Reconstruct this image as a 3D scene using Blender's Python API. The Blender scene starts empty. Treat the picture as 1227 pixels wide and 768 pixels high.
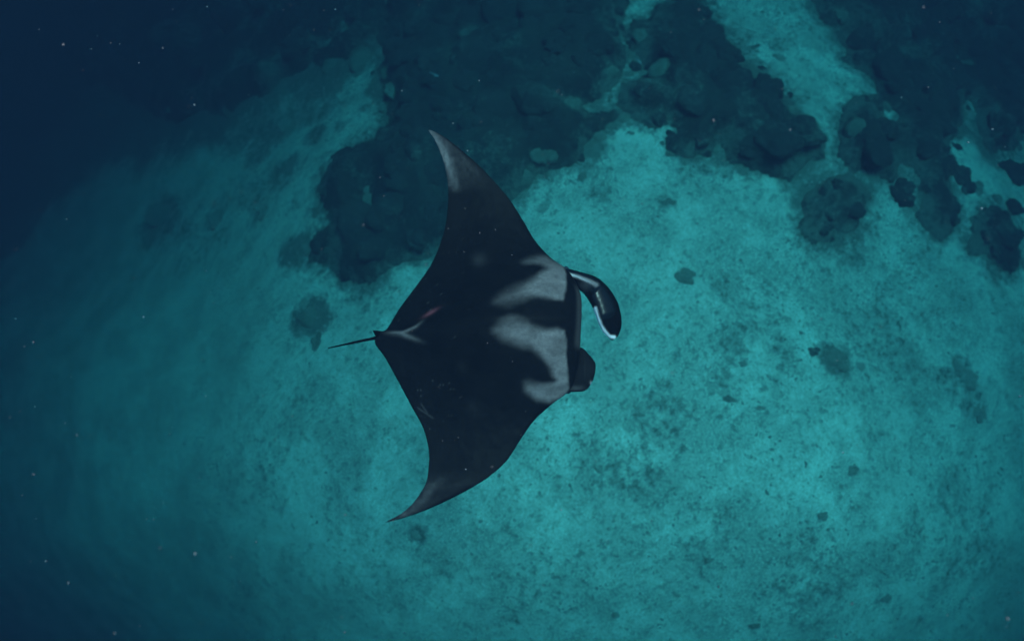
import bpy, bmesh, math, random
import numpy as np
from mathutils import Vector, Matrix, noise as mnoise

random.seed(7)
rng = np.random.default_rng(7)
S = bpy.context.scene
COL = S.collection
R = math.radians

# ------------------------------------------------------------------ camera
PW, PH = 1227.0, 768.0
CAM = np.array([0.0, -3.3, 13.0])
PITCH = R(14.0)
HFOV = R(74.0)
TANH = math.tan(HFOV / 2)
cd = bpy.data.cameras.new('camera')
cam = bpy.data.objects.new('camera', cd)
COL.objects.link(cam)
cam.location = CAM
cam.rotation_euler = (PITCH, 0, 0)
cd.sensor_width = 36.0
cd.angle = HFOV
cd.clip_start = 0.05
cd.clip_end = 1000.0
cd.dof.use_dof = True
cd.dof.focus_distance = 4.05
cd.dof.aperture_fstop = 1.3
S.camera = cam

# ------------------------------------------------------------------ light
SUN_EL, SUN_AZ = R(77.0), R(70.0)          # azimuth measured from +y towards +x
w = bpy.data.worlds.new('World')
S.world = w
w.use_nodes = True
nt = w.node_tree
bg = nt.nodes['Background']
sky = nt.nodes.new('ShaderNodeTexSky')
sky.sky_type = 'NISHITA'
sky.sun_disc = False
sky.sun_elevation = SUN_EL
sky.sun_rotation = SUN_AZ
nt.links.new(sky.outputs['Color'], bg.inputs['Color'])
bg.inputs['Strength'].default_value = 0.12
sd = bpy.data.lights.new('sun', 'SUN')
sd.energy = 1.5
sd.angle = R(18.0)                         # daylight spread by the moving surface overhead
sd.color = (1.0, 0.96, 0.9)
sun = bpy.data.objects.new('sun', sd)
COL.objects.link(sun)
sdir = Vector((math.sin(SUN_AZ) * math.cos(SUN_EL), math.cos(SUN_AZ) * math.cos(SUN_EL), math.sin(SUN_EL)))
sun.rotation_euler = sdir.to_track_quat('Z', 'Y').to_euler()
sun.location = sdir * 60

S.view_settings.view_transform = 'Standard'
S.view_settings.look = 'None'
S.view_settings.exposure = 3.78
S.view_settings.gamma = 1.0
S.cycles.max_bounces = 5
S.cycles.diffuse_bounces = 2
S.cycles.volume_bounces = 1
S.cycles.transparent_max_bounces = 8
S.cycles.sample_clamp_indirect = 4.0
S.cycles.use_denoising = True

# ------------------------------------------------------------------ helpers
def sstep(a, b, x):
    t = np.clip((x - a) / (b - a), 0, 1)
    return t * t * (3 - 2 * t)

def _hash(ix, iy, seed):
    h = (ix.astype(np.int64) * 374761393 + iy.astype(np.int64) * 668265263 + seed * 144665) & 0xffffffff
    h = ((h ^ (h >> 13)) * 1274126177) & 0xffffffff
    h = (h ^ (h >> 16)) & 0xffffffff
    return h / 4294967295.0

def vnoise(x, y, seed=0):
    xi, yi = np.floor(x), np.floor(y)
    fx, fy = x - xi, y - yi
    fx = fx * fx * (3 - 2 * fx); fy = fy * fy * (3 - 2 * fy)
    a = _hash(xi, yi, seed); b = _hash(xi + 1, yi, seed)
    c = _hash(xi, yi + 1, seed); d = _hash(xi + 1, yi + 1, seed)
    return (a + (b - a) * fx) * (1 - fy) + (c + (d - c) * fx) * fy

def fbm(x, y, seed=0, octaves=4, gain=0.5):
    s, amp, tot = 0, 1.0, 0
    ca, sa = math.cos(0.6), math.sin(0.6)
    for o in range(octaves):
        s = s + amp * (vnoise(x, y, seed + o * 17) - 0.5); tot += amp
        x, y = (x * ca - y * sa) * 2.03 + 3.1, (x * sa + y * ca) * 2.03 + 1.7
        amp *= gain
    return s / tot * 2

def sdf_poly(x, y, P):
    """signed distance to polygon, positive inside"""
    P = np.asarray(P, float)
    d2 = np.full(x.shape, 1e18); inside = np.zeros(x.shape, bool)
    n = len(P)
    for i in range(n):
        ax, ay = P[i]; bx, by = P[(i + 1) % n]
        ex, ey = bx - ax, by - ay
        wx, wy = x - ax, y - ay
        t = np.clip((wx * ex + wy * ey) / (ex * ex + ey * ey + 1e-12), 0, 1)
        d2 = np.minimum(d2, (wx - ex * t) ** 2 + (wy - ey * t) ** 2)
        if ay != by:
            c = ((ay > y) != (by > y)) & (x < ex * (y - ay) / (by - ay) + ax)
            inside ^= c
    d = np.sqrt(d2)
    return np.where(inside, d, -d)

def dist_line(x, y, P):
    d2 = np.full(x.shape, 1e18); tt = np.zeros(x.shape)
    P = np.asarray(P, float)
    for i in range(len(P) - 1):
        ax, ay = P[i]; ex, ey = P[i + 1] - P[i]
        t = np.clip(((x - ax) * ex + (y - ay) * ey) / (ex * ex + ey * ey + 1e-12), 0, 1)
        q = (x - ax - ex * t) ** 2 + (y - ay - ey * t) ** 2
        m = q < d2
        d2 = np.where(m, q, d2); tt = np.where(m, (i + t) / (len(P) - 1), tt)
    return np.sqrt(d2), tt

def mesh_np(name, verts, faces, smooth=True):
    verts = np.asarray(verts, np.float32)
    me = bpy.data.meshes.new(name)
    if isinstance(faces, np.ndarray):
        nf, k = faces.shape
        me.vertices.add(len(verts)); me.vertices.foreach_set('co', verts.ravel())
        me.loops.add(nf * k); me.loops.foreach_set('vertex_index', faces.astype(np.int32).ravel())
        me.polygons.add(nf); me.polygons.foreach_set('loop_start', np.arange(0, nf * k, k, dtype=np.int32))
        me.update(calc_edges=True)
    else:
        me.from_pydata(verts.tolist(), [], faces); me.update()
    me.validate()
    me.polygons.foreach_set('use_smooth', np.full(len(me.polygons), smooth))
    return me

def grid_faces(nr, nc, off=0, wrap=False):
    r = np.arange(nr - 1)[:, None]; c = np.arange(nc if wrap else nc - 1)[None, :]
    c2 = (c + 1) % nc
    return np.stack([r * nc + c, r * nc + c2, (r + 1) * nc + c2, (r + 1) * nc + c], -1).reshape(-1, 4) + off

def attr(me, name, vals):
    a = me.attributes.new(name, 'FLOAT', 'POINT')
    a.data.foreach_set('value', np.asarray(vals, np.float32).ravel())

def link(name, me, mat=None, parent=None):
    o = bpy.data.objects.new(name, me)
    COL.objects.link(o)
    if mat is not None and me is not None and not me.materials: me.materials.append(mat)
    if parent is not None: o.parent = parent
    return o

def tag(o, label=None, cat=None, group=None, kind=None):
    if label: o['label'] = label
    if cat: o['category'] = cat
    if group: o['group'] = group
    if kind: o['kind'] = kind
    return o

class NT:
    def __init__(s, name):
        s.m = bpy.data.materials.new(name); s.m.use_nodes = True
        s.t = s.m.node_tree; s.b = s.t.nodes['Principled BSDF']
    def n(s, typ, **kw):
        nd = s.t.nodes.new(typ)
        for k, v in kw.items():
            if k in nd.inputs.keys(): nd.inputs[k].default_value = v
            else: setattr(nd, k, v)
        return nd
    def l(s, a, b): s.t.links.new(a, b)
    def noise(s, scale, detail=4, rough=0.55, dist=0.0):
        c = s.coord
        nd = s.n('ShaderNodeTexNoise', Scale=scale, Detail=detail, Roughness=rough, Distortion=dist)
        s.l(c, nd.inputs['Vector']); return nd.outputs['Fac']
    def ramp(s, fac, stops):
        nd = s.n('ShaderNodeValToRGB'); e = nd.color_ramp.elements
        e[0].position, e[0].color = stops[0][0], (*stops[0][1], 1)
        e[1].position, e[1].color = stops[-1][0], (*stops[-1][1], 1)
        for p, c in stops[1:-1]:
            k = e.new(p); k.color = (*c, 1)
        s.l(fac, nd.inputs['Fac']); return nd.outputs['Color']
    def mr(s, fac, a, b, c=0.0, d=1.0):
        nd = s.n('ShaderNodeMapRange'); nd.interpolation_type = 'SMOOTHSTEP'
        for k, v in zip(('From Min', 'From Max', 'To Min', 'To Max'), (a, b, c, d)): nd.inputs[k].default_value = v
        s.l(fac, nd.inputs['Value']); return nd.outputs['Result']
    def mix(s, fac, a, b):
        nd = s.n('ShaderNodeMix'); nd.data_type = 'RGBA'
        for v, i in ((fac, 0), (a, 6), (b, 7)):
            if isinstance(v, (int, float)): nd.inputs[i].default_value = v
            elif isinstance(v, tuple): nd.inputs[i].default_value = (*v, 1)
            else: s.l(v, nd.inputs[i])
        return nd.outputs[2]
    def math(s, op, a, b=0.0):
        nd = s.n('ShaderNodeMath'); nd.operation = op
        for v, i in ((a, 0), (b, 1)):
            if isinstance(v, (int, float)): nd.inputs[i].default_value = v
            else: s.l(v, nd.inputs[i])
        return nd.outputs[0]
    def at(s, name):
        nd = s.n('ShaderNodeAttribute'); nd.attribute_name = name; return nd.outputs['Fac']
    def bump(s, h, strength=0.4, dist=0.05):
        nd = s.n('ShaderNodeBump', Strength=strength, Distance=dist)
        s.l(h, nd.inputs['Height']); s.l(nd.outputs['Normal'], s.b.inputs['Normal'])
    def world(s):
        g = s.n('ShaderNodeNewGeometry'); s.coord = g.outputs['Position']
    def obj(s):
        g = s.n('ShaderNodeTexCoord'); s.coord = g.outputs['Object']

# ------------------------------------------------------------------ rays: photograph pixel -> place
CP, SP = math.cos(PITCH), math.sin(PITCH)
def ray(px, py):
    px = np.asarray(px, float); py = np.asarray(py, float)
    ux = (px - PW / 2) / (PW / 2) * TANH
    uy = (PH / 2 - py) / (PW / 2) * TANH
    return ux, uy * CP + SP, uy * SP - CP          # rotated about x by PITCH
def at_z(px, py, z):
    dx, dy, dz = ray(px, py)
    t = (z - CAM[2]) / dz
    return CAM[0] + dx * t, CAM[1] + dy * t

def softplus(s, k):
    s = np.asarray(s, float) / k
    return k * np.where(s > 20, s, np.log1p(np.exp(np.minimum(s, 20))))

def terrain(x, y):
    h = 0.55 * fbm(x / 7.0, y / 7.0, 3, 3)
    # the reef flat falls away to deep water on the left; the other slopes are added to dim the far right and near side
    edge = -4.3 + 0.22 * (y + 3.0) + 0.10 * softplus(y - 1.5, 1.0) + 0.75 * softplus(-3.4 - y, 0.8) + 1.0 * fbm(y / 5.0, x / 9.0, 11, 2)
    h = h - np.minimum(0.65 * softplus(edge - x, 1.7), 40)
    r = np.hypot(x - 5.2, (y + 1.9) * 1.1)
    h = h + 0.5 - 0.14 * softplus(np.minimum(r, 14) - 2.4, 1.2)  # dome shaped so its crest reads as the central pool of light
    h = h - 0.08 * softplus(y - 3.0, 1.0)
    h = h - 0.36 * softplus(x - 6.6, 1.4) - 0.08 * softplus(x - 6.0 - 0.8 * (y + 3.2), 1.0) * sstep(1.0, -3.0, y)
    h = h - 0.62 * softplus(-4.2 - y, 0.9)  # slope added so the near border darkens like a vignette
    return np.maximum(h, -34 + 2 * fbm(x / 15, y / 15, 5, 2))

def ground(px, py):
    """where the seabed lies along the line of sight"""
    px = np.atleast_1d(np.asarray(px, float)); py = np.atleast_1d(np.asarray(py, float))
    dx, dy, dz = ray(px, py)
    t = np.full(px.shape, 8.0); done = np.zeros(px.shape, bool)
    for _ in range(400):
        z = CAM[2] + dz * t
        h = terrain(CAM[0] + dx * t, CAM[1] + dy * t)
        done |= (z - h) < 0.01
        t = np.where(done, t, t + np.maximum((z - h) * 0.35, 0.01))
    return CAM[0] + dx * t, CAM[1] + dy * t

# ------------------------------------------------------------------ water body
SIG_S = (0.0005, 0.00088, 0.00165)     # scattering per metre
SIG_A = (0.1740, 0.0850, 0.0770)     # absorption per metre
DENS = 0.19
hz = bpy.data.materials.new('sea_water'); hz.use_nodes = True
for nd in list(hz.node_tree.nodes):
    if nd.type == 'BSDF_PRINCIPLED': hz.node_tree.nodes.remove(nd)
pv = hz.node_tree.nodes.new('ShaderNodeVolumePrincipled')
pv.inputs['Density'].default_value = DENS
c_ = [s / DENS for s in SIG_S]
k_ = [min(1.0, a / (DENS * (1 - c))) for a, c in zip(SIG_A, c_)]
pv.inputs['Color'].default_value = (*c_, 1)
pv.inputs['Absorption Color'].default_value = (*[(1 - k) ** 2 for k in k_], 1)
pv.inputs['Anisotropy'].default_value = 0.0
out = [n for n in hz.node_tree.nodes if n.type == 'OUTPUT_MATERIAL'][0]
hz.node_tree.links.new(pv.outputs['Volume'], out.inputs['Volume'])
bm = bmesh.new(); bmesh.ops.create_cube(bm, size=1.0)
me = bpy.data.meshes.new('haze'); bm.to_mesh(me); bm.free()
haze = link('haze', me, hz)
HB, HT = -40.0, 14.0
haze.scale = (320, 320, HT - HB); haze.location = (0, 0, (HT + HB) / 2)
tag(haze, 'clear blue green sea water filling the whole view', 'sea water', kind='stuff')

# ------------------------------------------------------------------ materials
m = NT('sand'); m.world()
big = m.noise(0.22, 3, 0.5); mid = m.noise(0.8, 7, 0.70, 0.15); fine = m.noise(6.0, 6, 0.75); grit = m.noise(26.0, 4, 0.75)
tf = m.at('turf')
c = m.ramp(m.mr(big, 0.3, 0.7), [(0.0, (0.27, 0.265, 0.20)), (1.0, (0.40, 0.385, 0.29))])
c = m.mix(m.mr(mid, 0.36, 0.62, 0.0, 0.78), m.mix(0.4, c, (0.48, 0.46, 0.35)), m.mix(0.6, c, (0.10, 0.115, 0.085)))
c = m.mix(m.math('MULTIPLY', m.mr(fine, 0.50, 0.64), m.mr(mid, 0.32, 0.60, 0.25, 0.85)), c, (0.10, 0.11, 0.08))
c = m.mix(m.mr(grit, 0.50, 0.68, 0.0, 0.7), c, (0.12, 0.12, 0.095))
c = m.mix(m.mr(grit, 0.30, 0.46, 0.6, 0.0), c, (0.60, 0.58, 0.46))
# mottle evened out lower down: blur of deep water put into the sand colour
c = m.mix(m.math('MULTIPLY', m.at('depth_blur'), 0.72), c, m.mix(m.mr(m.noise(0.8, 3, 0.5), 0.34, 0.66), (0.30, 0.29, 0.215), (0.25, 0.245, 0.18)))
# film of algae: grows out in specks, denser where it covers more
grow = m.math('ADD', m.math('ADD', m.math('MULTIPLY', fine, 0.55), m.math('MULTIPLY', mid, 0.45)), m.math('MULTIPLY', tf, 0.42))
c = m.mix(m.math('MULTIPLY', m.mr(grow, 0.60, 0.84), 0.85), c, (0.065, 0.068, 0.05))
m.l(c, m.b.inputs['Base Color']); m.b.inputs['Roughness'].default_value = 0.95
m.b.inputs['Specular IOR Level'].default_value = 0.1
m.bump(m.math('ADD', m.math('MULTIPLY', fine, 0.7), m.math('MULTIPLY', mid, 1.2)), 0.6, 0.06)
SAND = m.m

def coral_mat(name, a, b, c2):
    m = NT(name); m.world()
    n1 = m.noise(0.9, 4, 0.6); n2 = m.noise(9.0, 5, 0.7); n3 = m.noise(40.0, 3, 0.7)
    c = m.mix(m.mr(n1, 0.35, 0.65), a, b)
    c = m.mix(m.mr(n2, 0.56, 0.72, 0, 0.7), c, c2)
    c = m.mix(m.mr(n3, 0.56, 0.74, 0, 0.55), c, (0.11, 0.105, 0.08))
    dust = m.math('ADD', m.math('MULTIPLY', m.noise(0.55, 5, 0.65, 0.5), 0.7), m.math('MULTIPLY', n2, 0.3))
    dust = m.math('ADD', dust, m.math('MULTIPLY', m.at('rim'), 0.08))
    c = m.mix(m.mr(dust, 0.50, 0.66, 0, 0.5), c, (0.17, 0.165, 0.12))
    m.l(c, m.b.inputs['Base Color']); m.b.inputs['Roughness'].default_value = 0.9
    m.b.inputs['Specular IOR Level'].default_value = 0.1
    m.bump(m.math('ADD', n2, m.math('MULTIPLY', n3, 0.4)), 0.8, 0.08)
    return m.m
CORAL = coral_mat('dark_coral', (0.022, 0.022, 0.018), (0.035, 0.030, 0.024), (0.055, 0.05, 0.035))
ROCK = coral_mat('reef_rock', (0.020, 0.021, 0.017), (0.034, 0.032, 0.024), (0.06, 0.058, 0.04))
ALGAE = coral_mat('algae_coral', (0.08, 0.085, 0.06), (0.13, 0.13, 0.095), (0.18, 0.175, 0.125))

m = NT('rubble'); m.world()
n1 = m.noise(3.0, 3); n2 = m.noise(30, 3)
c = m.mix(m.mr(n1, 0.35, 0.65), (0.11, 0.115, 0.085), (0.23, 0.23, 0.17))
c = m.mix(m.mr(n2, 0.5, 0.7, 0, 0.6), c, (0.22, 0.21, 0.16))
m.l(c, m.b.inputs['Base Color']); m.b.inputs['Roughness'].default_value = 0.95
RUBBLE = m.m

REEF_A = [(455,-120),(744,-120),(748,8),(738,45),(746,64),(742,88),(715,116),(690,128),(702,140),(736,138),(702,162),(688,190),(662,197),(638,206),(615,230),(590,256),(560,285),(534,297),(498,307),(470,315),(441,337),(412,332),(402,318),(376,308),(380,285),(402,270),(390,248),(384,225),(400,195),(428,178),(455,168),(470,140),(462,108),(457,82),(474,52),(462,10)]
HOLE_A = [[(437,208),(444,222),(452,246),(449,256),(440,254),(430,248),(434,232)]]
REEF_C = [(811,3),(836,-4),(846,14),(848,36),(862,44),(875,55),(884,74),(896,86),(918,94),(930,110),(951,133),(968,146),(980,158),(985,172),(983,184),(968,188),(958,196),(944,209),(920,206),(896,199),(876,190),(868,170),(856,168),(850,180),(828,186),(806,176),(802,166),(812,158),(804,146),(786,150),(762,140),(748,126),(752,104),(778,90),(766,62),(752,45),(760,24),(778,30),(790,12)]
REEF_D = [(975,-120),(1420,-120),(1420,120),(1260,120),(1227,150),(1214,178),(1186,180),(1176,155),(1170,128),(1158,112),(1148,122),(1150,146),(1134,168),(1130,196),(1136,226),(1145,250),(1142,268),(1128,285),(1112,274),(1102,260),(1108,245),(1104,212),(1092,194),(1072,192),(1066,214),(1056,208),(1036,200),(1022,204),(1008,184),(1010,156),(1018,132),(1030,120),(1048,120),(1053,135),(1058,150),(1076,155),(1082,140),(1062,122),(1054,106),(1042,90),(1026,82),(1012,73),(1018,62),(1008,48),(1003,32),(985,24),(978,2)]
HOLES_D = [[(1128,66),(1146,60),(1158,68),(1150,80),(1130,84)]]
REEF_B = [(60,-120),(456,-120),(466,-10),(462,28),(456,48),(446,66),(432,62),(418,72),(404,66),(390,82),(376,70),(362,86),(338,92),(318,112),(296,116),(276,136),(240,132),(214,146),(176,130),(120,100),(60,60)]
HOLES_B = [[(380,52),(405,36),(418,28),(424,36),(404,52),(388,62)], [(306,76),(340,58),(352,64),(330,80)], [(224,104),(240,98),(250,108),(238,116)]]
REEF_E = [(966,246),(978,228),(998,216),(1022,214),(1034,228),(1031,252),(1026,270),(1010,274),(994,266),(990,282),(976,285),(964,274)]
REEF_F = [(1176,262),(1192,254),(1208,262),(1217,284),(1216,310),(1208,320),(1190,312),(1180,300),(1164,300),(1168,280)]

TURF_POLYS = [REEF_A, REEF_C, REEF_D, REEF_E, REEF_F,
    [(-260,-120),(460,-120),(455,40),(430,62),(395,88),(360,98),(330,116),(300,130),(260,150),(220,165),(170,170),(100,200),(0,300),(-260,330)]]
TURF_SPOTS = [(360,300,34,.75),(300,275,30,.4),(245,262,60,.4),(195,262,30,.6),(300,235,26,.5),(355,240,22,.5),(400,105,20,.8),(428,84,13,.8),(440,128,14,.7),(412,150,13,.6),(375,165,16,.75),(352,190,14,.7),(310,180,26,.6),(335,95,34,.85),(372,112,14,.7),(285,160,30,.7),(345,205,28,.6),(330,150,34,.7),(420,190,24,.7),(380,130,26,.6),(300,215,40,.35),(372,385,30,.9),(1145,445,24,.5),(1170,490,16,.45),(880,350,60,.4),(820,330,24,.75),
    (785,505,58,.5),(760,560,60,.45),(870,475,34,.5),(900,420,70,.42),(1000,432,28,.95),(700,545,55,.45),(1060,400,60,.35),(980,690,70,.4),(640,700,90,.3),(850,640,60,.4),(500,640,16,.7),
    (330,560,60,.3),(300,720,80,.25),(720,235,26,.5),(655,250,14,.6),(800,240,20,.6),(1010,300,30,.6),(945,270,26,.4),(1080,420,30,.3),(930,55,20,.5),(900,60,22,.5),(960,20,22,.4),(1150,640,80,.35)]

# ------------------------------------------------------------------ seabed
def axis(lo, hi, step, far, g=1.09):
    a = list(np.arange(lo, hi + step / 2, step))
    s = step
    while a[-1] < far: s *= g; a.append(min(a[-1] + s, far))
    s = step
    pre = []
    x = lo
    while x > -far: s *= g; x = max(x - s, -far); pre.append(x)
    return np.array(pre[::-1] + a)
xs = axis(-14.0, 12.0, 0.045, 150.0); ys = axis(-9.5, 10.0, 0.045, 150.0)
X, Y = np.meshgrid(xs, ys)
Z = terrain(X, Y)
rel = 0.05 * fbm(X / 0.9, Y / 0.9, 31, 4, 0.6) + 0.02 * fbm(X / 0.17, Y / 0.17, 37, 2)
near = (np.abs(X) < 16) & (np.abs(Y) < 14)
Z = Z + np.where(near, rel, 0)
def surf(x, y):
    return terrain(x, y) + 0.05 * fbm(x / 0.9, y / 0.9, 31, 4, 0.6)
turf = np.zeros(X.shape)
win = (np.abs(X) < 70) & (np.abs(Y) < 40)
xw, yw = X[win], Y[win]
tw = np.zeros(xw.shape)
wob = 0.35 * fbm(xw / 1.1, yw / 1.1, 83, 4, 0.6)
for P in TURF_POLYS:
    P = np.array(P, float); gx, gy = ground(P[:, 0], P[:, 1])
    wide = 2.6 if P[:, 0].min() < -100 else 1.0
    tw = np.maximum(tw, sstep(-1.15 * wide, 0.4 * wide, sdf_poly(xw, yw, np.stack([gx, gy], 1)) + wob * wide))
for (px, py, r, amt) in TURF_SPOTS:
    (a, a2), (b, b2) = ground([px, px + r], [py, py])
    rw = math.hypot(a2 - a, b2 - b)
    d = np.hypot(xw - a, yw - b) / rw
    tw = np.maximum(tw, amt * sstep(1.25, 0.35, d + 0.9 * wob / max(rw, 0.4) * 1.0))
turf[win] = tw
me = mesh_np('seabed', np.stack([X, Y, Z], -1).reshape(-1, 3), grid_faces(len(ys), len(xs)))
attr(me, 'turf', turf)
attr(me, 'depth_blur', sstep(-1.0, -4.0, terrain(X, Y)))
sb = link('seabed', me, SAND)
tag(sb, 'pale turquoise lit sandy seabed falling into dark blue deep water', kind='structure')

# ------------------------------------------------------------------ coral shapes
def coral_variant(i):
    bm = bmesh.new()
    bmesh.ops.create_icosphere(bm, subdivisions=4, radius=1.0)
    off = Vector((i * 7.3, i * 3.1, -i * 5.7))
    kn = (2.2, 3.0, 1.6, 2.6, 3.4, 2.0, 2.8, 1.9)[i % 8]
    for v in bm.verts:
        p = v.co.normalized()
        a = mnoise.noise(p * 1.1 + off)
        vd = mnoise.voronoi(p * kn + off)[0]
        lob = 0.22 * (0.55 - vd[0])
        f = mnoise.noise(p * 7 + off) * 0.05 + mnoise.noise(p * 15 + off) * 0.03
        r = 1 + 0.32 * a + lob + f
        q = p * r
        q.z *= 0.62
        if q.z < -0.3: q.z = -0.3 + (q.z + 0.3) * 0.3
        v.co = q
    me = bpy.data.meshes.new('coral_head_mesh_%d' % i)
    bm.to_mesh(me); bm.free()
    me.polygons.foreach_set('use_smooth', np.full(len(me.polygons), True))
    return me
def coral_cluster(i):
    r_ = random.Random(100 + i)
    bm = bmesh.new()
    for k in range(r_.randint(9, 14)):
        a, d = r_.uniform(0, 6.28), 0.70 * math.sqrt(r_.random()) * (k > 0)
        rad = r_.uniform(0.30, 0.50) * (1.15 - 0.45 * d)
        c0_ = Vector((d * math.cos(a), d * math.sin(a), 0.10 * (1 - d)))
        res = bmesh.ops.create_icosphere(bm, subdivisions=3, radius=1.0)
        off = Vector((i * 5.1 + k, k * 2.3, i - k))
        ex, ey = r_.uniform(.8, 1.35), r_.uniform(.75, 1.15)
        for v in res['verts']:
            p = v.co.normalized()
            q = p * (1 + 0.35 * mnoise.noise(p * 1.4 + off) + 0.16 * mnoise.noise(p * 4.5 + off) + 0.09 * mnoise.noise(p * 11 + off))
            v.co = Vector((q.x * ex * rad, q.y * ey * rad, max(q.z * 0.75 * rad, -0.2))) + c0_
    me = bpy.data.meshes.new('coral_cluster_mesh_%d' % i)
    bm.to_mesh(me); bm.free()
    me.polygons.foreach_set('use_smooth', np.full(len(me.polygons), True))
    return me
VAR = [coral_variant(i) if i % 3 == 0 else coral_cluster(i) for i in range(12)]
for v in VAR: v.materials.append(CORAL)
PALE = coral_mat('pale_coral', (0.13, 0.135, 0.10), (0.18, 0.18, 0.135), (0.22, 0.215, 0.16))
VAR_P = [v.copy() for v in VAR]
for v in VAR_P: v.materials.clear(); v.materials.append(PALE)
VAR_A = [v.copy() for v in VAR]
for v in VAR_A: v.materials.clear(); v.materials.append(ALGAE)

# ------------------------------------------------------------------ reefs
def reef(poly_px, label, step, radius, height, holes=(), cell=0.07, lift=0.0):
    P = np.array(poly_px, float)
    gx, gy = ground(P[:, 0], P[:, 1])
    W = np.stack([gx, gy], 1)
    H = []
    for h in holes:
        h = np.array(h, float); hx, hy = ground(h[:, 0], h[:, 1]); H.append(np.stack([hx, hy], 1))
    def field(x, y):
        d = sdf_poly(x, y, W)
        for h in H: d = np.minimum(d, -sdf_poly(x, y, h))
        return d + 0.16 * fbm(x / 0.6, y / 0.6, 53, 4, 0.65) 
    cx, cy = W[:, 0].mean(), W[:, 1].mean()
    base = Vector((cx, cy, float(terrain(np.array(cx), np.array(cy)))))
    root = link('coral_reef', None); root.location = base
    tag(root, label, 'coral reef', 'dark coral reefs on the sand')
    x0, x1, y0, y1 = W[:, 0].min() - .3, W[:, 0].max() + .3, W[:, 1].min() - .3, W[:, 1].max() + .3
    ax, ay = np.arange(x0, x1, cell), np.arange(y0, y1, cell)
    GX, GY = np.meshgrid(ax, ay)
    D = field(GX, GY)
    vor = fbm(GX / 0.5, GY / 0.5, 61, 4, 0.6)
    Zr = terrain(GX, GY) - 0.12 + np.where(D > -0.12, height * sstep(-0.12, 0.55, D) * (0.75 + 0.45 * vor) + 0.16, 0) + lift * sstep(0, 1.5, D)
    V = np.stack([GX - base.x, GY - base.y, Zr - base.z], -1).reshape(-1, 3)
    F = grid_faces(len(ay), len(ax))
    keep = (D.reshape(-1)[F] > -0.14).any(1)
    F = F[keep]
    used = np.unique(F); remap = np.full(len(V), -1); remap[used] = np.arange(len(used))
    me = mesh_np('reef_rock', V[used], remap[F])
    attr(me, 'rim', sstep(0.55, -0.05, D).reshape(-1)[used])
    link('reef_rock', me, ROCK, root)
    # coral heads growing over the rock, crowding its rim
    pts = []
    n_try = int((x1 - x0) * (y1 - y0) / (step * step) * 10)
    qx = rng.uniform(x0, x1, n_try); qy = rng.uniform(y0, y1, n_try)
    dq = field(qx, qy)
    for a, b, d in zip(qx, qy, dq):
        if d < 0.06: continue
        if all((a - p[0]) ** 2 + (b - p[1]) ** 2 > step * step for p in pts): pts.append((a, b, d))
    fringe = []
    qx = rng.uniform(x0 - .3, x1 + .3, n_try * 3); qy = rng.uniform(y0 - .3, y1 + .3, n_try * 3)
    dq = field(qx, qy); clump = fbm(qx / 0.9, qy / 0.9, 67, 2)
    sp = 0.30 * step / 0.6
    for a, b, d, cl in zip(qx, qy, dq, clump):
        if len(fringe) > 70: break
        if d > 0.05 or d < -0.32 * step / 0.6 or rng.random() > 0.45 + cl + 0.6 * d: continue
        if all((a - p[0]) ** 2 + (b - p[1]) ** 2 > sp * sp for p in fringe): fringe.append((a, b, d))
    for a, b, d in fringe:
        r = radius * rng.uniform(0.14, 0.38)
        o = link('coral_head', (VAR_A if rng.random() < 0.75 else VAR)[rng.integers(12)], None, root)
        o.location = (a - base.x, b - base.y, float(surf(np.array(a), np.array(b))) - base.z)
        o.rotation_euler = (0, 0, rng.uniform(0, 6.28)); o.scale = (r * rng.uniform(.8, 1.5), r, r * rng.uniform(.4, .9))
    for a, b, d in pts:
        r = radius * rng.uniform(0.55, 1.35)
        r = min(r, d * 0.8 + 0.07)
        o = link('coral_head', (VAR_A if d < 0.3 and radius > 0.3 and rng.random() < 0.4 else VAR)[rng.integers(12)], None, root)
        z = float(terrain(np.array(a), np.array(b))) + height * float(sstep(-0.12, 0.55, np.array(d))) * 0.7 + lift * float(sstep(0, 1.5, np.array(d)))
        o.location = (a - base.x, b - base.y, z - base.z)
        o.rotation_euler = (rng.uniform(-.25, .25), rng.uniform(-.25, .25), rng.uniform(0, 6.28))
        o.scale = (r * rng.uniform(.85, 1.25), r * rng.uniform(.85, 1.2), r * rng.uniform(.7, 1.1))
    print(label[:20], len(pts), x1 - x0, y1 - y0)
    return len(pts)

n = 0
n += reef(REEF_A, 'largest dark coral reef at the top centre behind the raised wing tip of the manta', 0.62, 0.40, 0.55, HOLE_A)
n += reef(REEF_C, 'long lobed dark coral reef right of the sand streak, running down from the top edge', 0.55, 0.36, 0.60)
n += reef(REEF_D, 'broad dark coral reef filling the top right corner with sand gaps at its foot', 0.60, 0.36, 0.50, HOLES_D)
n += reef(REEF_B, 'deep blurred coral reef lost in dark blue water in the top left corner', 1.9, 1.15, 0.8, HOLES_B, cell=0.2)
n += reef(REEF_E, 'isolated two lobed coral patch on open sand below the gap between two reefs', 0.36, 0.25, 0.35)
n += reef(REEF_F, 'isolated rounded coral patch on sand by the right edge of the photo', 0.36, 0.26, 0.35)
print('coral heads in reefs', n)

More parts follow.
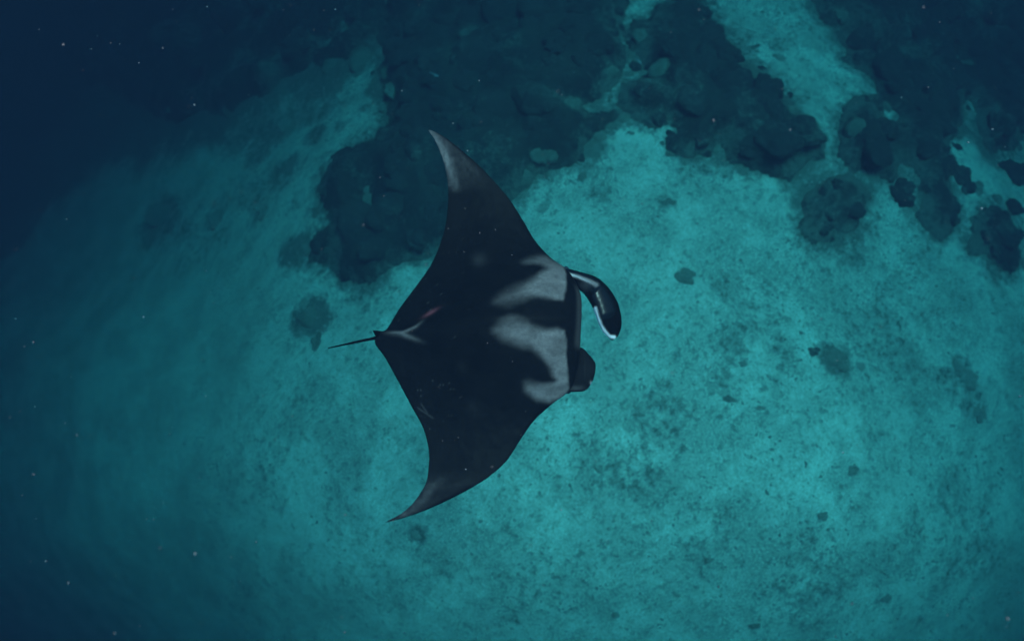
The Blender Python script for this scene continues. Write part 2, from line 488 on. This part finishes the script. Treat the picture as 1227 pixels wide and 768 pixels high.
# isolated coral heads on the sand: px, py, half width, squash, look, label
HEADS = [
 (1081,232,19,0.9,0,'rounded dark coral head beside the tail end of the top right reef'),
 (1151,216,15,1.2,0,'oval dark coral head between two arms of the top right reef'),
 (1172,226,7,1.6,0,'narrow dark coral head right of the oval head at the top right'),
 (1193,238,6,1.0,0,'small dark coral head above the isolated patch by the right edge'),
 (1216,212,16,0.9,0,'dark coral head touching the right edge of the photo above the rounded patch'),
 (1211,247,11,0.8,0,'small coral clump just above the rounded patch by the right edge'),
 (374,380,17,0.95,1,'brownish coral head left of the tail of the manta'),
 (382,409,10,1.3,1,'small coral clump just below the brownish head left of the tail'),
 (366,366,8,0.8,1,'little coral lump touching the upper side of the brownish head left of the tail'),
 (195,263,20,0.8,1,'large faint coral head standing alone far left on the dark slope'),
 (264,262,13,0.9,1,'faint coral head right of the large faint one on the dark slope'),
 (346,150,11,0.9,1,'coral head on the pale sand pocket near the top left reef'),
 (318,255,10,0.9,1,'faint brown coral head midway between the dark slope and the large reef'),
 (697,211,10,1.0,1,'round coral head on bright sand just below the large top centre reef'),
 (653,251,6,1.0,1,'small round coral head beside the leading edge of the upper wing'),
 (803,242,9,0.8,1,'small coral head on bright sand below the long lobed reef'),
 (822,332,17,0.75,1,'wide low coral head on sand right of the curled head fin'),
 (998,433,20,0.75,1,'flat grey brown coral patch in the middle of the bright sand'),
 (975,421,9,0.9,0,'dark coral knob touching the left end of the flat grey brown patch'),
 (1030,438,7,0.9,1,'small coral knob just right of the flat grey brown patch'),
 (890,437,5,1.0,0,'tiny dark coral knob on sand left of the flat grey brown patch'),
 (873,477,13,0.45,1,'low elongated coral strip on the bright sand below the tiny dark knob'),
 (911,489,7,0.7,1,'little coral lump right of the low elongated strip'),
 (1145,440,10,1.3,1,'faint coral head upper one of the vertical pair at the right side'),
 (1160,456,13,0.9,1,'faint broad coral head lower one of the vertical pair at the right side'),
 (1171,492,9,1.5,1,'tall faint coral head below the vertical pair at the right side'),
 (1022,563,8,1.0,0,'round dark coral head on bright sand at the lower right'),
 (986,617,7,1.0,0,'small dark coral head below the round dark one at the lower right'),
 (848,671,8,0.9,0,'small dark coral head on mottled sand near the bottom centre right'),
 (737,735,7,1.0,0,'small dark coral head near the bottom edge below the manta'),
 (904,749,9,0.7,1,'low coral head at the bottom edge right of the centre'),
 (1062,713,7,1.2,1,'faint coral head on dim sand near the bottom right'),
 (500,639,8,1.1,1,'small coral head right under the lower wing tip of the manta'),
 (718,563,7,0.7,1,'small coral lump on sand right of the lower wing'),
 (905,56,9,0.5,1,'long low coral head highest in the sand channel at the top'),
 (882,52,4,0.9,0,'tiny coral knob left of the long low head in the sand channel'),
 (934,70,8,1.0,1,'round coral head in the sand channel below the long low head'),
 (907,71,6,0.8,1,'small coral lump left of the round head in the sand channel'),
 (996,20,12,0.9,0,'dark coral head where the sand channel meets the top right reef'),
 (755,160,7,0.7,1,'small coral lump on sand under the upper edge of the long lobed reef'),
]
hp = np.array([(h[0], h[1]) for h in HEADS], float)
HX, HY = ground(hp[:, 0], hp[:, 1])
for i, (px, py, r, sq, look, label) in enumerate(HEADS):
    x, y = float(HX[i]), float(HY[i])
    z = float(surf(np.array(x), np.array(y)))
    x2, y2 = ground([px + r], [py])
    rad = math.hypot(float(x2[0]) - x, float(y2[0]) - y, ) * 0.86
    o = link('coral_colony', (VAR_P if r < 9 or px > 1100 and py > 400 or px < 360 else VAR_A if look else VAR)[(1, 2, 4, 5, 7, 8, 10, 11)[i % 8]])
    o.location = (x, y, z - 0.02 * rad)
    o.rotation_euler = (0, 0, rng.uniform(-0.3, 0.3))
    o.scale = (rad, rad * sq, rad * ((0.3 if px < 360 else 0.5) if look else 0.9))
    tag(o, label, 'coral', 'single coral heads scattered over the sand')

# small coral rubble strewn over the sand: one mass
def rubble(count):
    bm = bmesh.new(); bmesh.ops.create_icosphere(bm, subdivisions=1, radius=1.0)
    bv = np.array([v.co[:] for v in bm.verts]); bf = np.array([[v.index for v in f.verts] for f in bm.faces]); bm.free()
    x = rng.uniform(-8, 12, count * 5); y = rng.uniform(-7.5, 9, count * 5)
    dens = fbm(x / 2.6, y / 2.6, 71, 3) + 0.6 * fbm(x / 0.7, y / 0.7, 77, 2)
    ok = np.where(rng.uniform(-0.55, 0.9, len(x)) < dens)[0][:count]
    x, y = x[ok], y[ok]; k = len(x)
    z = surf(x, y)
    r = 0.010 + 0.024 * rng.uniform(0, 1, k) ** 6
    jit = rng.uniform(0.65, 1.3, (k, len(bv), 1))
    ang = rng.uniform(0, 6.28, k); ca, sa = np.cos(ang)[:, None], np.sin(ang)[:, None]
    v = bv[None] * jit * np.stack([r * rng.uniform(.8, 1.7, k), r * rng.uniform(.7, 1.1, k), r * rng.uniform(.4, .8, k)], -1)[:, None, :]
    vx = v[..., 0] * ca - v[..., 1] * sa; vy = v[..., 0] * sa + v[..., 1] * ca
    V = np.stack([vx + x[:, None], vy + y[:, None], v[..., 2] + z[:, None] + r[:, None] * 0.15], -1).reshape(-1, 3)
    F = (bf[None] + (np.arange(k) * len(bv))[:, None, None]).reshape(-1, 3)
    o = link('coral_rubble', mesh_np('coral_rubble', V, F), RUBBLE)
    tag(o, 'dark coral rubble bits strewn over the pale sand', 'rubble', kind='stuff')
rubble(30000)

# ------------------------------------------------------------------ manta ray
ZM = 8.95                                 # depth the ray swims at
def pxz(px, py, z):
    x, y = at_z(px, py, z); return x, y
def spl(P, n, key=None):
    """Catmull-Rom through P, resampled"""
    P = np.asarray(P, float); Q = np.vstack([2 * P[0] - P[1], P, 2 * P[-1] - P[-2]])
    o = []
    for i in range(1, len(Q) - 2):
        t = np.linspace(0, 1, 24, endpoint=False)[:, None]
        a, b, c, d = Q[i - 1], Q[i], Q[i + 1], Q[i + 2]
        o.append(0.5 * (2 * b + (c - a) * t + (2 * a - 5 * b + 4 * c - d) * t * t + (3 * b - a - 3 * c + d) * t ** 3))
    o = np.vstack(o + [P[-1:]])
    s = np.r_[0, np.cumsum(np.linalg.norm(np.diff(o, axis=0), axis=1))]
    u = np.linspace(0, s[-1], n)
    return np.stack([np.interp(u, s, o[:, k]) for k in range(o.shape[1])], -1)

LE = [(513.2,156),(519,157.5),(525.6,160.5),(537,167.5),(549,177),(569.6,194.5),(590,215),(610,238.5),(627,265),(640.7,288),(657.7,307),(669,315.5),(678,322),(688,335),(695,350),(697,366),(696.5,388),(695.5,408),(694.5,426),(691,446),(683,467),(661,484.5),(640.7,503),(624,526),(607,552),(583,573),(549,593),(515.5,608.8),(495,616.5),(478,621.8),(459,626.6)]
TE = [(513.2,156.4),(517,161.5),(522,169.5),(530.7,191),(535.8,213),(537,238),(534,269),(526,296),(515.5,319),(497,345),(478.5,370),(465,392),(458,399),(452,404),(449.5,412),(461,428),(475,453),(492,485),(507,513),(513.8,540),(513,566),(508.7,582),(495,602.5),(481.6,614.5),(470,621),(459,626.9)]
le, te = spl(LE, 700), spl(TE, 700)
NV, NU = 330, 150
# stations by lateral position, closer together towards the two tips
sv = np.linspace(-1, 1, NV)
yv = 391.5 + 235.2 * np.sign(sv) * (1 - (1 - np.abs(sv)) ** 1.35)
yl = np.interp(yv, le[:, 1], le[:, 0]); yt = np.interp(yv, te[:, 1], te[:, 0])
u = 0.5 - 0.5 * np.cos(np.linspace(0, math.pi, NU))
PX = yt[:, None] + (yl - yt)[:, None] * u[None, :]
PY = np.repeat(yv[:, None], NU, 1)
lat = (PY - 391.5) / 235.2               # -1 upper tip ... 1 lower tip
al = np.abs(lat)
# wings arch down from the shoulders and lift at the tips, upper wing higher
mid = 0.10 * np.cos(lat * math.pi) + np.where(lat < 0, 0.42 * al ** 2.2, 0.20 * al ** 2.2) - 0.20 * sstep(0.8, 1.0, al) * (lat > 0)
mid = mid + 0.10 * (PX - 560) / 130 * (1 - al) * 0.4
U = np.repeat(u[None, :], NV, 0)
chord = (yl - yt)[:, None] / 250.0
T = (0.185 * np.exp(-(lat / 0.30) ** 2) + 0.055 * (1 - al) ** 0.8 * np.minimum(1, chord * 1.3) + 0.004)
prof = (1.0 * np.sqrt(np.clip(1 - (2 * np.clip(U, 0.0, 1) - 1) ** 2, 0, 1)) ** 1.2) * (0.30 + 0.70 * sstep(0.0, 0.62, U))
# head blunter, back tapering to the tail
th = T * prof
# raised ridge of the back and the pelvic lobes at the tail root
ridge, _ = dist_line(PX, PY, [(452, 404), (520, 398), (620, 392), (690, 388)])
th = th + 0.012 * np.exp(-(ridge / 9) ** 2) * sstep(0, 0.1, U) * sstep(1, 0.9, U)
r1, t1 = dist_line(PX, PY, [(455, 399), (484, 402), (500, 396), (514, 384)])
r2, t2 = dist_line(PX, PY, [(455, 399.5), (482, 403), (497, 409.5), (516, 417)])
bumps = 0.016 * np.exp(-(r1 / 3.0) ** 2) * sstep(1, .6, t1) + 0.016 * np.exp(-(r2 / 3.0) ** 2) * sstep(1, .6, t2)
wr = 0.004 * fbm(PX / 9, PY / 9, 91, 3)
XM, YM = at_z(PX, PY, ZM + mid)
top = np.stack([XM, YM, ZM + mid + th + bumps + wr * sstep(0, .02, th)], -1)
bot = np.stack([XM, YM, ZM + mid - th * 0.85], -1)

# pigment of the back, with ridge highlights painted in at the tail root
UP = [(629,319.5),(636,314),(646,310),(656,308.5),(668,313),(676,320),(679,331),(677.8,345),(674.4,368),(661,367.4),(645,365.2),(626,369.5),(609,375),(597,371),(602,365),(616,357.5),(636,345.5),(648,334.5),(656,326),(648,320.5),(638,319)]
LO = [(596,406),(604,398),(615,395),(631,397.5),(645,403.5),(656,403),(664,400.5),(675,402),(678,413),(677.6,432),(680,454),(682,467),(672,477),(658.5,482),(642,479),(632,470),(631,463.5),(650,463),(664,461),(667,457),(660,448),(651,435),(640,424),(622,419),(604,412)]
def patch(P, blur, wob=2.2, seed=5):
    d = sdf_poly(PX + wob * fbm(PX / 12, PY / 12, seed, 3), PY + wob * fbm(PX / 12, PY / 12, seed + 9, 3), P)
    return d
soft = 1.8 + 3.5 * sstep(676, 655, PX) + 6.0 * sstep(655, 605, PX)
pu = patch(UP, 0); pl = patch(LO, 0, 2.4, 15)
pale = np.maximum(sstep(-soft, soft, pu - 0.5) * (0.62 + 0.25 * sstep(622, 640, PX) - 0.30 * sstep(326, 314, PY)), sstep(-soft, soft, pl) * 0.82)
pale = pale * (0.88 + 0.42 * fbm(PX / 20 + PY / 40, PY / 9, 23, 4) + 0.22 * fbm(PX / 5, PY / 2.5, 29, 3))
# wing tips: pale trailing half, dark leading rim
tipU = sstep(252, 175, PY + 0.25 * (PX - 535)) * (lat < 0)
streakU, _ = dist_line(PX, PY, [(515, 157), (530, 178), (540, 203), (547, 228)])
pale = np.maximum(pale, tipU * sstep(1.0, 0.72, U) * (0.26 + 0.95 * np.exp(-(streakU / 5.0) ** 2)) * sstep(238, 224, PY) * (0.8 + 0.5 * fbm(PX / 4, PY / 6, 41, 3)))
tipL = sstep(556, 606, PY - 0.10 * (PX - 520)) * (lat > 0)
streakL, _ = dist_line(PX, PY, [(535, 566), (518, 583), (506, 600), (486, 615)])
pale = np.maximum(pale, tipL * sstep(1.0, 0.70, U) * (0.12 + 0.26 * np.exp(-(streakL / 6) ** 2)) * (0.8 + 0.5 * fbm(PX / 5, PY / 5, 43, 3)))
pale = np.maximum(pale, np.exp(-(r1 / 2.0) ** 2) * sstep(1.0, .55, t1) * sstep(0, .35, t1) * 0.55)  # highlights on the pelvic ridges, painted as pale streaks
pale = np.maximum(pale, np.exp(-(r2 / 2.4) ** 2) * sstep(1.0, .45, t2) * sstep(0, .35, t2) * 0.6)
# faint smudges on the shoulders and scratches along the rear margin
for (sx, sy, sr, sa) in ((575, 316, 8, .11), (568, 490, 9, .03), (555, 444, 6, .03)):
    pale = np.maximum(pale, sa * np.exp(-((PX - sx) ** 2 + (PY - sy) ** 2) / sr ** 2))
spk = (vnoise(PX * 1.9, PY * 1.9, 97) > 0.95) * sstep(600, 500, PX) * sstep(0.75, 0.3, al) * 0.22
pale = np.maximum(pale, spk)
for L in ([(537.5, 219), (543, 219.5)], [(536.5, 222), (544, 221.5)], [(501, 489), (519, 501)], [(505, 484), (512, 495)]):
    dd, _ = dist_line(PX, PY, L); pale = np.maximum(pale, (0.33 if L[0][1] < 300 else 0.16) * np.exp(-(dd / 0.9) ** 2))
lip = sstep(0.955, 0.985, U) * sstep(340, 352, PY) * sstep(424, 412, PY) * 0.20
pale = np.maximum(pale, lip)
scar = np.exp(-((PX - 518) / 8.0) ** 2 - ((PY - 379 + 0.45 * (PX - 518)) / 2.6) ** 2) * 0.75
tv = top.reshape(-1, 3); bv = bot.reshape(-1, 3)
V = np.vstack([tv, bv])
nT = NV * NU
F1 = grid_faces(NV, NU); F2 = grid_faces(NV, NU, nT)[:, ::-1]
# close the rim between upper and lower skin
rim = np.r_[np.arange(NU), np.arange(1, NV) * NU + NU - 1, (NV - 1) * NU + np.arange(NU - 2, -1, -1), np.arange(NV - 2, 0, -1) * NU]
F3 = np.stack([rim, np.roll(rim, -1), np.roll(rim, -1) + nT, rim + nT], -1)[:, ::-1]
c0 = np.array([*at_z(585., 391., ZM), ZM])
F1o, F2o = F1, F2
me = mesh_np('manta_body', V - c0, np.vstack([F1o[:, ::-1], F2o[:, ::-1], F3]))
attr(me, 'pale', np.r_[np.clip(pale, 0, 1).ravel(), np.full(nT, 0.92)])
attr(me, 'scar', np.r_[scar.ravel(), np.zeros(nT)])

def skin(name):
    m = NT(name); m.obj()
    n1 = m.noise(9.0, 4, 0.6); n2 = m.noise(70.0, 3, 0.7)
    dark = m.mix(m.mr(n1, 0.3, 0.7), (0.0006, 0.0006, 0.0007), (0.0011, 0.0010, 0.0011))
    n4 = m.noise(140.0, 3, 0.8)
    dark = m.mix(m.mr(n4, 0.60, 0.74, 0, 0.5), dark, (0.006, 0.006, 0.006))
    pal = m.mix(m.mr(n2, 0.35, 0.65), (0.042, 0.036, 0.035), (0.056, 0.047, 0.046))
    c = m.mix(m.at('pale'), dark, pal)
    c = m.mix(m.at('scar'), c, (0.052, 0.014, 0.017))
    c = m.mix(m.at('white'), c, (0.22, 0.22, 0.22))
    m.l(c, m.b.inputs['Base Color'])
    m.b.inputs['Roughness'].default_value = 0.55
    m.b.inputs['Specular IOR Level'].default_value = 0.012
    m.bump(n2, 0.15, 0.006)
    return m
SK = skin('manta_skin').m
mw = skin('wet_fin_skin'); mw.b.inputs['Roughness'].default_value = 0.27; mw.b.inputs['Specular IOR Level'].default_value = 0.06
mw.bump(mw.math('ADD', mw.noise(26.0, 2, 0.5), mw.math('MULTIPLY', mw.noise(90.0, 2), 0.05)), 0.07, 0.02)
WET = mw.m
m = NT('eye'); m.b.inputs['Base Color'].default_value = (0.006, 0.006, 0.008, 1); m.b.inputs['Roughness'].default_value = 0.1
EYE = m.m

manta = link('manta_ray', None); manta.location = c0
tag(manta, 'black manta ray with two pale shoulder patches gliding over the sandy seabed', 'manta ray')
o = link('body', me, SK, manta)

def ribbon(name, path, width, thick, zoff, mat, nseg=60, nring=20, pale_fn=None, roll=None, label=None, edges=None):
    """a fleshy fin swept along a traced centre line; width across it in photo pixels, thickness in metres"""
    P = spl(path, nseg)
    tpar = np.linspace(0, 1, nseg)
    wv = np.interp(tpar, *zip(*width)); hv = np.interp(tpar, *zip(*thick)); zv = np.interp(tpar, *zip(*zoff))
    rl = np.interp(tpar, *zip(*roll)) if roll else np.zeros(nseg)
    tan = np.gradient(P, axis=0); tan /= np.linalg.norm(tan, axis=1)[:, None] + 1e-9
    nor = np.stack([-tan[:, 1], tan[:, 0]], -1)
    a = np.linspace(0, 2 * math.pi, nring, endpoint=False)
    ca = np.sign(np.cos(a)) * np.abs(np.cos(a)) ** 0.85; sa = np.sin(a)
    QX = P[:, 0:1] + nor[:, 0:1] * wv[:, None] / 2 * ca; QY = P[:, 1:2] + nor[:, 1:2] * wv[:, None] / 2 * ca
    if edges:
        A, B = spl(edges[0], nseg), spl(edges[1], nseg)
        C_, D_ = (A + B) / 2, (B - A) / 2
        QX = C_[:, 0:1] + D_[:, 0:1] * ca; QY = C_[:, 1:2] + D_[:, 1:2] * ca
    Zc = ZM + zv[:, None] + hv[:, None] / 2 * sa + rl[:, None] * ca
    Xw, Yw = at_z(QX, QY, np.repeat(ZM + zv[:, None], nring, 1) + rl[:, None] * ca)
    V = np.stack([Xw, Yw, Zc], -1).reshape(-1, 3)
    F = list(map(list, grid_faces(nseg, nring, 0, True)))
    F.append(list(range(nring))[::-1]); F.append([(nseg - 1) * nring + k for k in range(nring)])
    me = mesh_np(name, V - c0, F)
    bm = bmesh.new(); bm.from_mesh(me); bmesh.ops.recalc_face_normals(bm, faces=bm.faces); bm.to_mesh(me); bm.free()
    me.polygons.foreach_set('use_smooth', np.full(len(me.polygons), True))
    pv_ = np.zeros(QX.shape) if pale_fn is None else pale_fn(QX, QY, np.repeat(tpar[:, None], nring, 1), np.repeat(ca[None], nseg, 0), np.repeat(sa[None], nseg, 0))
    attr(me, 'pale', np.clip(pv_, 0, 1)); attr(me, 'white', np.clip(pv_ - 1, 0, 1)); attr(me, 'scar', np.zeros(QX.shape))
    o = link(name, me, mat, manta)
    if label: o['label'] = label
    return o

# unfurled fin on the upper side of the head: broad base, stalk reaching forward, paddle curling back before the mouth
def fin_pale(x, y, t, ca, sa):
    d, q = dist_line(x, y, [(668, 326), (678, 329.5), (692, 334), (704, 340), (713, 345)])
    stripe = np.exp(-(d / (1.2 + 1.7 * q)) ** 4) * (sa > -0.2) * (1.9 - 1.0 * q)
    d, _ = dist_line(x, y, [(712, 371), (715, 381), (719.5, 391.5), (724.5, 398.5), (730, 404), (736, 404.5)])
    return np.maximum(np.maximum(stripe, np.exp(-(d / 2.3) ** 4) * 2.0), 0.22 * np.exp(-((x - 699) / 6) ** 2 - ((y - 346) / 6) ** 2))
ribbon('cephalic_fin', [(664, 322), (682, 329.5), (696, 336.5), (708.5, 343.5), (718.5, 354.5), (726, 368), (731, 384), (733.6, 398), (734, 407)],
       [(0, 5), (.15, 13), (.30, 20), (.42, 25), (.55, 28), (.68, 30), (.80, 28.5), (.90, 23), (.965, 13), (1, 3)],
       [(0, .03), (.3, .09), (.5, .14), (.8, .11), (1, .02)], [(0, .05), (.2, .09), (.5, .13), (.75, .11), (1, .02)],
       WET, 110, 40, fin_pale, roll=[(0, 0), (.3, -.02), (.55, .02), (.8, .03), (1, 0)], label='unfurled glossy head fin with a pale stripe and a white margin')
# rolled-up fin on the lower side of the head
def stub_pale_glint(x, y, t, ca, sa):
    return 0.34 * np.exp(-((x - 690) / 10) ** 2 - ((y - 466.5) / 2.4) ** 2) + 1.6 * np.exp(-((x - 707.2) ** 2 + (y - 460.0) ** 2) / 3.0) + 0.03  # the small bright spot is a specular glint painted into the colour
ribbon('cephalic_fin', [(670, 449), (712, 443)], [(0, 1), (1, 1)],
       [(0, .08), (.5, .18), (.8, .14), (.95, .08), (1, .03)], [(0, .02), (.5, .03), (1, .01)], SK, 90, 44, stub_pale_glint,
       label='rolled up dark head fin, a blunt stub on the lower side of the mouth',
       edges=([(670, 431), (684, 425), (694, 417), (699, 418.2), (705, 424.5), (710.5, 431), (712.7, 435.5), (712.6, 440.5), (709.4, 445.0)],
              [(670, 466), (680, 469.4), (690, 469.4), (699, 468.6), (705, 465), (708.3, 460), (711.2, 453.5), (711.2, 449.5), (709.2, 446.2)]))
# tail whip
ribbon('tail', [(470, 401.5), (456, 404), (444, 406.2), (430, 409), (412, 413), (393, 417)],
       [(0, 9), (.18, 6), (.32, 3.4), (.6, 2.6), (1, 1.2)], [(0, .06), (.2, .035), (1, .008)], [(0, .03), (.3, .0), (1, -.08)], SK, 60, 12)
# small dorsal fin at the tail root, leaning back
def dorsal():
    prof = [(476, 402, .03), (462, 400, .04), (456, 400.5, .03), (454, 404, .02), (450, 402, .05), (447, 396.2, .13), (457, 397.2, .10), (468, 398.6, .06)]
    V, F = [], []
    for k, off in enumerate((-1.1, 1.1)):
        for (x, y, z) in prof:
            xx, yy = at_z(x, y + off * 0.5, ZM + z); V.append((xx, yy, ZM + z))
    n = len(prof)
    F = [list(range(n)), list(range(2 * n - 1, n - 1, -1))] + [[i, (i + 1) % n, n + (i + 1) % n, n + i] for i in range(n)]
    me = mesh_np('dorsal_fin', np.array(V) - c0, F, False)
    bm = bmesh.new(); bm.from_mesh(me); bmesh.ops.recalc_face_normals(bm, faces=bm.faces); bm.to_mesh(me); bm.free()
    attr(me, 'pale', np.zeros(len(V))); attr(me, 'scar', np.zeros(len(V)))
    link('dorsal_fin', me, SK, manta)
dorsal()
def eye(px, py, dz):
    bm = bmesh.new(); bmesh.ops.create_uvsphere(bm, u_segments=16, v_segments=10, radius=0.022)
    me = bpy.data.meshes.new('eye'); bm.to_mesh(me); bm.free()
    me.polygons.foreach_set('use_smooth', np.full(len(me.polygons), True))
    x, y = at_z(px, py, ZM + dz)
    e = link('eye', me, EYE, manta); e.location = Vector((x, y, ZM + dz)) - Vector(c0)
eye(678, 323.5, 0.02); eye(680.5, 467.5, 0.0)

# ------------------------------------------------------------------ small fish
def fish(px, py, dz, length_px, heading, mat, label):
    gx, gy = ground([px], [py]); z = float(terrain(gx, gy)[0]) + dz
    x, y = at_z(px, py, z)
    x1, y1 = at_z(px + length_px, py, z); L = abs(float(x1 - x))
    root = link('fish', None); root.location = (float(x), float(y), z); root.rotation_euler = (0, 0, heading)
    tag(root, label, 'fish', 'slender reef fish near the corals')
    ns, nr = 18, 10
    t = np.linspace(0, 1, ns); rad = 0.095 * np.sqrt(np.clip(np.sin(math.pi * t ** 0.75), 0, 1)) * (1 - 0.45 * t) + 0.006
    a = np.linspace(0, 2 * math.pi, nr, endpoint=False)
    sw = 0.03 * np.sin(t * 4)
    V = np.stack([np.repeat((0.45 - 0.85 * t)[:, None], nr, 1), sw[:, None] + rad[:, None] * np.cos(a) * 0.75, rad[:, None] * np.sin(a) * 1.15], -1).reshape(-1, 3) * L
    F = list(map(list, grid_faces(ns, nr, 0, True))) + [list(range(nr))[::-1], [(ns - 1) * nr + k for k in range(nr)]]
    link('body', mesh_np('fish_body', V, F), mat, root)
    tf = np.array([(-.38, -.02, 0), (-.38, -.035, .02), (-.56, -.05, .11), (-.50, -.04, 0), (-.56, -.05, -.11), (-.38, -.035, -.02)])
    V = np.vstack([tf + [0, .012, 0], tf - [0, .012, 0]]) * L
    n = len(tf)
    F = [list(range(n)), list(range(2 * n - 1, n - 1, -1))] + [[i, (i + 1) % n, n + (i + 1) % n, n + i] for i in range(n)]
    link('tail_fin', mesh_np('fish_tail', V, F, False), mat, root)
    for s in (-1, 1):
        pf = np.array([(.18, s * .07, 0), (.06, s * .16, -.02), (.02, s * .13, -.02), (.08, s * .06, 0)])
        V = np.vstack([pf + [0, 0, .008], pf - [0, 0, .008]]) * L
        F = [[0, 1, 2, 3], [7, 6, 5, 4]] + [[i, (i + 1) % 4, 4 + (i + 1) % 4, 4 + i] for i in range(4)]
        link('pectoral_fin', mesh_np('fish_fin', V, F, False), mat, root)
def fmat(name, c):
    m = NT(name); m.obj(); n = m.noise(30, 2)
    m.l(m.mix(n, c, tuple(v * 0.7 for v in c)), m.b.inputs['Base Color']); m.b.inputs['Roughness'].default_value = 0.5
    return m.m
FP, FD = fmat('silver_fish', (0.22, 0.22, 0.20)), fmat('dark_fish', (0.03, 0.03, 0.03))
fish(521, 90, 1.3, 13, R(-32), FP, 'pale slender fish over the large dark reef above the upper wing tip')
fish(766, 74, 1.3, 10, R(-58), FP, 'pale thin fish over the gap left of the long lobed reef')
fish(817, 187, 0.5, 9, R(-50), FD, 'dark little fish on sand at the lower edge of the long lobed reef')

# ------------------------------------------------------------------ drifting particles: one mass
def particles():
    bm = bmesh.new(); bmesh.ops.create_icosphere(bm, subdivisions=1, radius=1.0)
    bv = np.array([v.co[:] for v in bm.verts]); bf = np.array([[v.index for v in f.verts] for f in bm.faces]); bm.free()
    L = []
    named = [(855,145,4.0,2.4),(947,156,2.6,2.4),(560,181,2.4,3.2),(543,148,2.2,3.2),(574,97,2.2,3.2),(673,114,1.8,3.2),(1160,171,2.6,4),(1176,250,3,3.0),
             (76,54,2.6,3),(233,126,2.3,3),(195,58,2,3),(388,13,2,4),(172,380,2.6,3),(315,474,1.8,5),(256,363,1.9,4),(160,333,1.7,4),(558,562,2.4,3),(471,624,2,3),
             (92,521,2.6,2.6),(184,622,2.0,3),(234,663,3.2,2.2),(307,649,1.8,4),(413,757,2.6,2.8),(1207,741,3.6,2.2),(1010,542,2.8,3),(1027,533,1.6,4),(876,609,1.5,5),
             (853,268,1.6,5),(866,324,1.7,4),(1036,365,1.5,4),(1021,723,2.4,2.4),(584,411,1.7,3),(614,433,1.7,3),(530,528,1.7,3),(549,524,1.8,3),(624,521,1.4,4),
             (649,560,1.6,5),(693,693,1.6,5),(651,701,1.8,4),(1196,198,1.8,4),(1112,105,2,4),(1126,27,1.8,4),(862,161,1.4,4),(1026,124,2,5),(455,213,2,3),(460,235,1.8,3),
             (557,250,1.6,3),(575,279,1.8,3),(556,302,1.6,3),(537,274,1.4,3),(40,568,2.4,2.6),(40,410,2,2.8),(55,672,1.7,3),(37,672,1.6,3),(82,698,2,2.6),(230,118,1.5,4),(29,415,1.4,3)]
    for (px, py, r, d) in named: L.append((px, py, r * 0.85, d))
    for _ in range(600):
        L.append((rng.uniform(-60, 1290), rng.uniform(-60, 830), rng.uniform(0.5, 1.2) + 1.4 * rng.random() ** 7, rng.uniform(1.8, 9.5)))
    V, F, k = [], [], 0
    for (px, py, r, d) in L:
        dx, dy, dz = ray(px, py); ln = math.sqrt(float(dx * dx + dy * dy + dz * dz))
        if 470 < px < 730 and 170 < py < 610 and d > 4.0: d = rng.uniform(2, 4)
        p = CAM + np.array([dx, dy, dz]) / ln * d
        rr = r * 0.42 * d * TANH / (PW / 2)
        V.append(bv * rng.uniform(.6, 1.3, (len(bv), 1)) * rr * np.array([rng.uniform(.7, 1.5), rng.uniform(.7, 1.3), 1.0]) + p)
        F.append(bf + k); k += len(bv)
    m = NT('marine_snow'); m.world(); n = m.noise(1.5, 2)
    m.l(m.ramp(n, [(0.42, (0.052, 0.024, 0.023)), (0.6, (0.048, 0.043, 0.043))]), m.b.inputs['Base Color'])  # pink end puts the tint of flash-lit specks into the base colour
    m.b.inputs['Roughness'].default_value = 0.9
    o = link('marine_snow', mesh_np('marine_snow', np.vstack(V), np.vstack(F)), m.m)
    tag(o, 'tiny pale and pinkish particles drifting through the water', 'particles', kind='stuff')
particles()
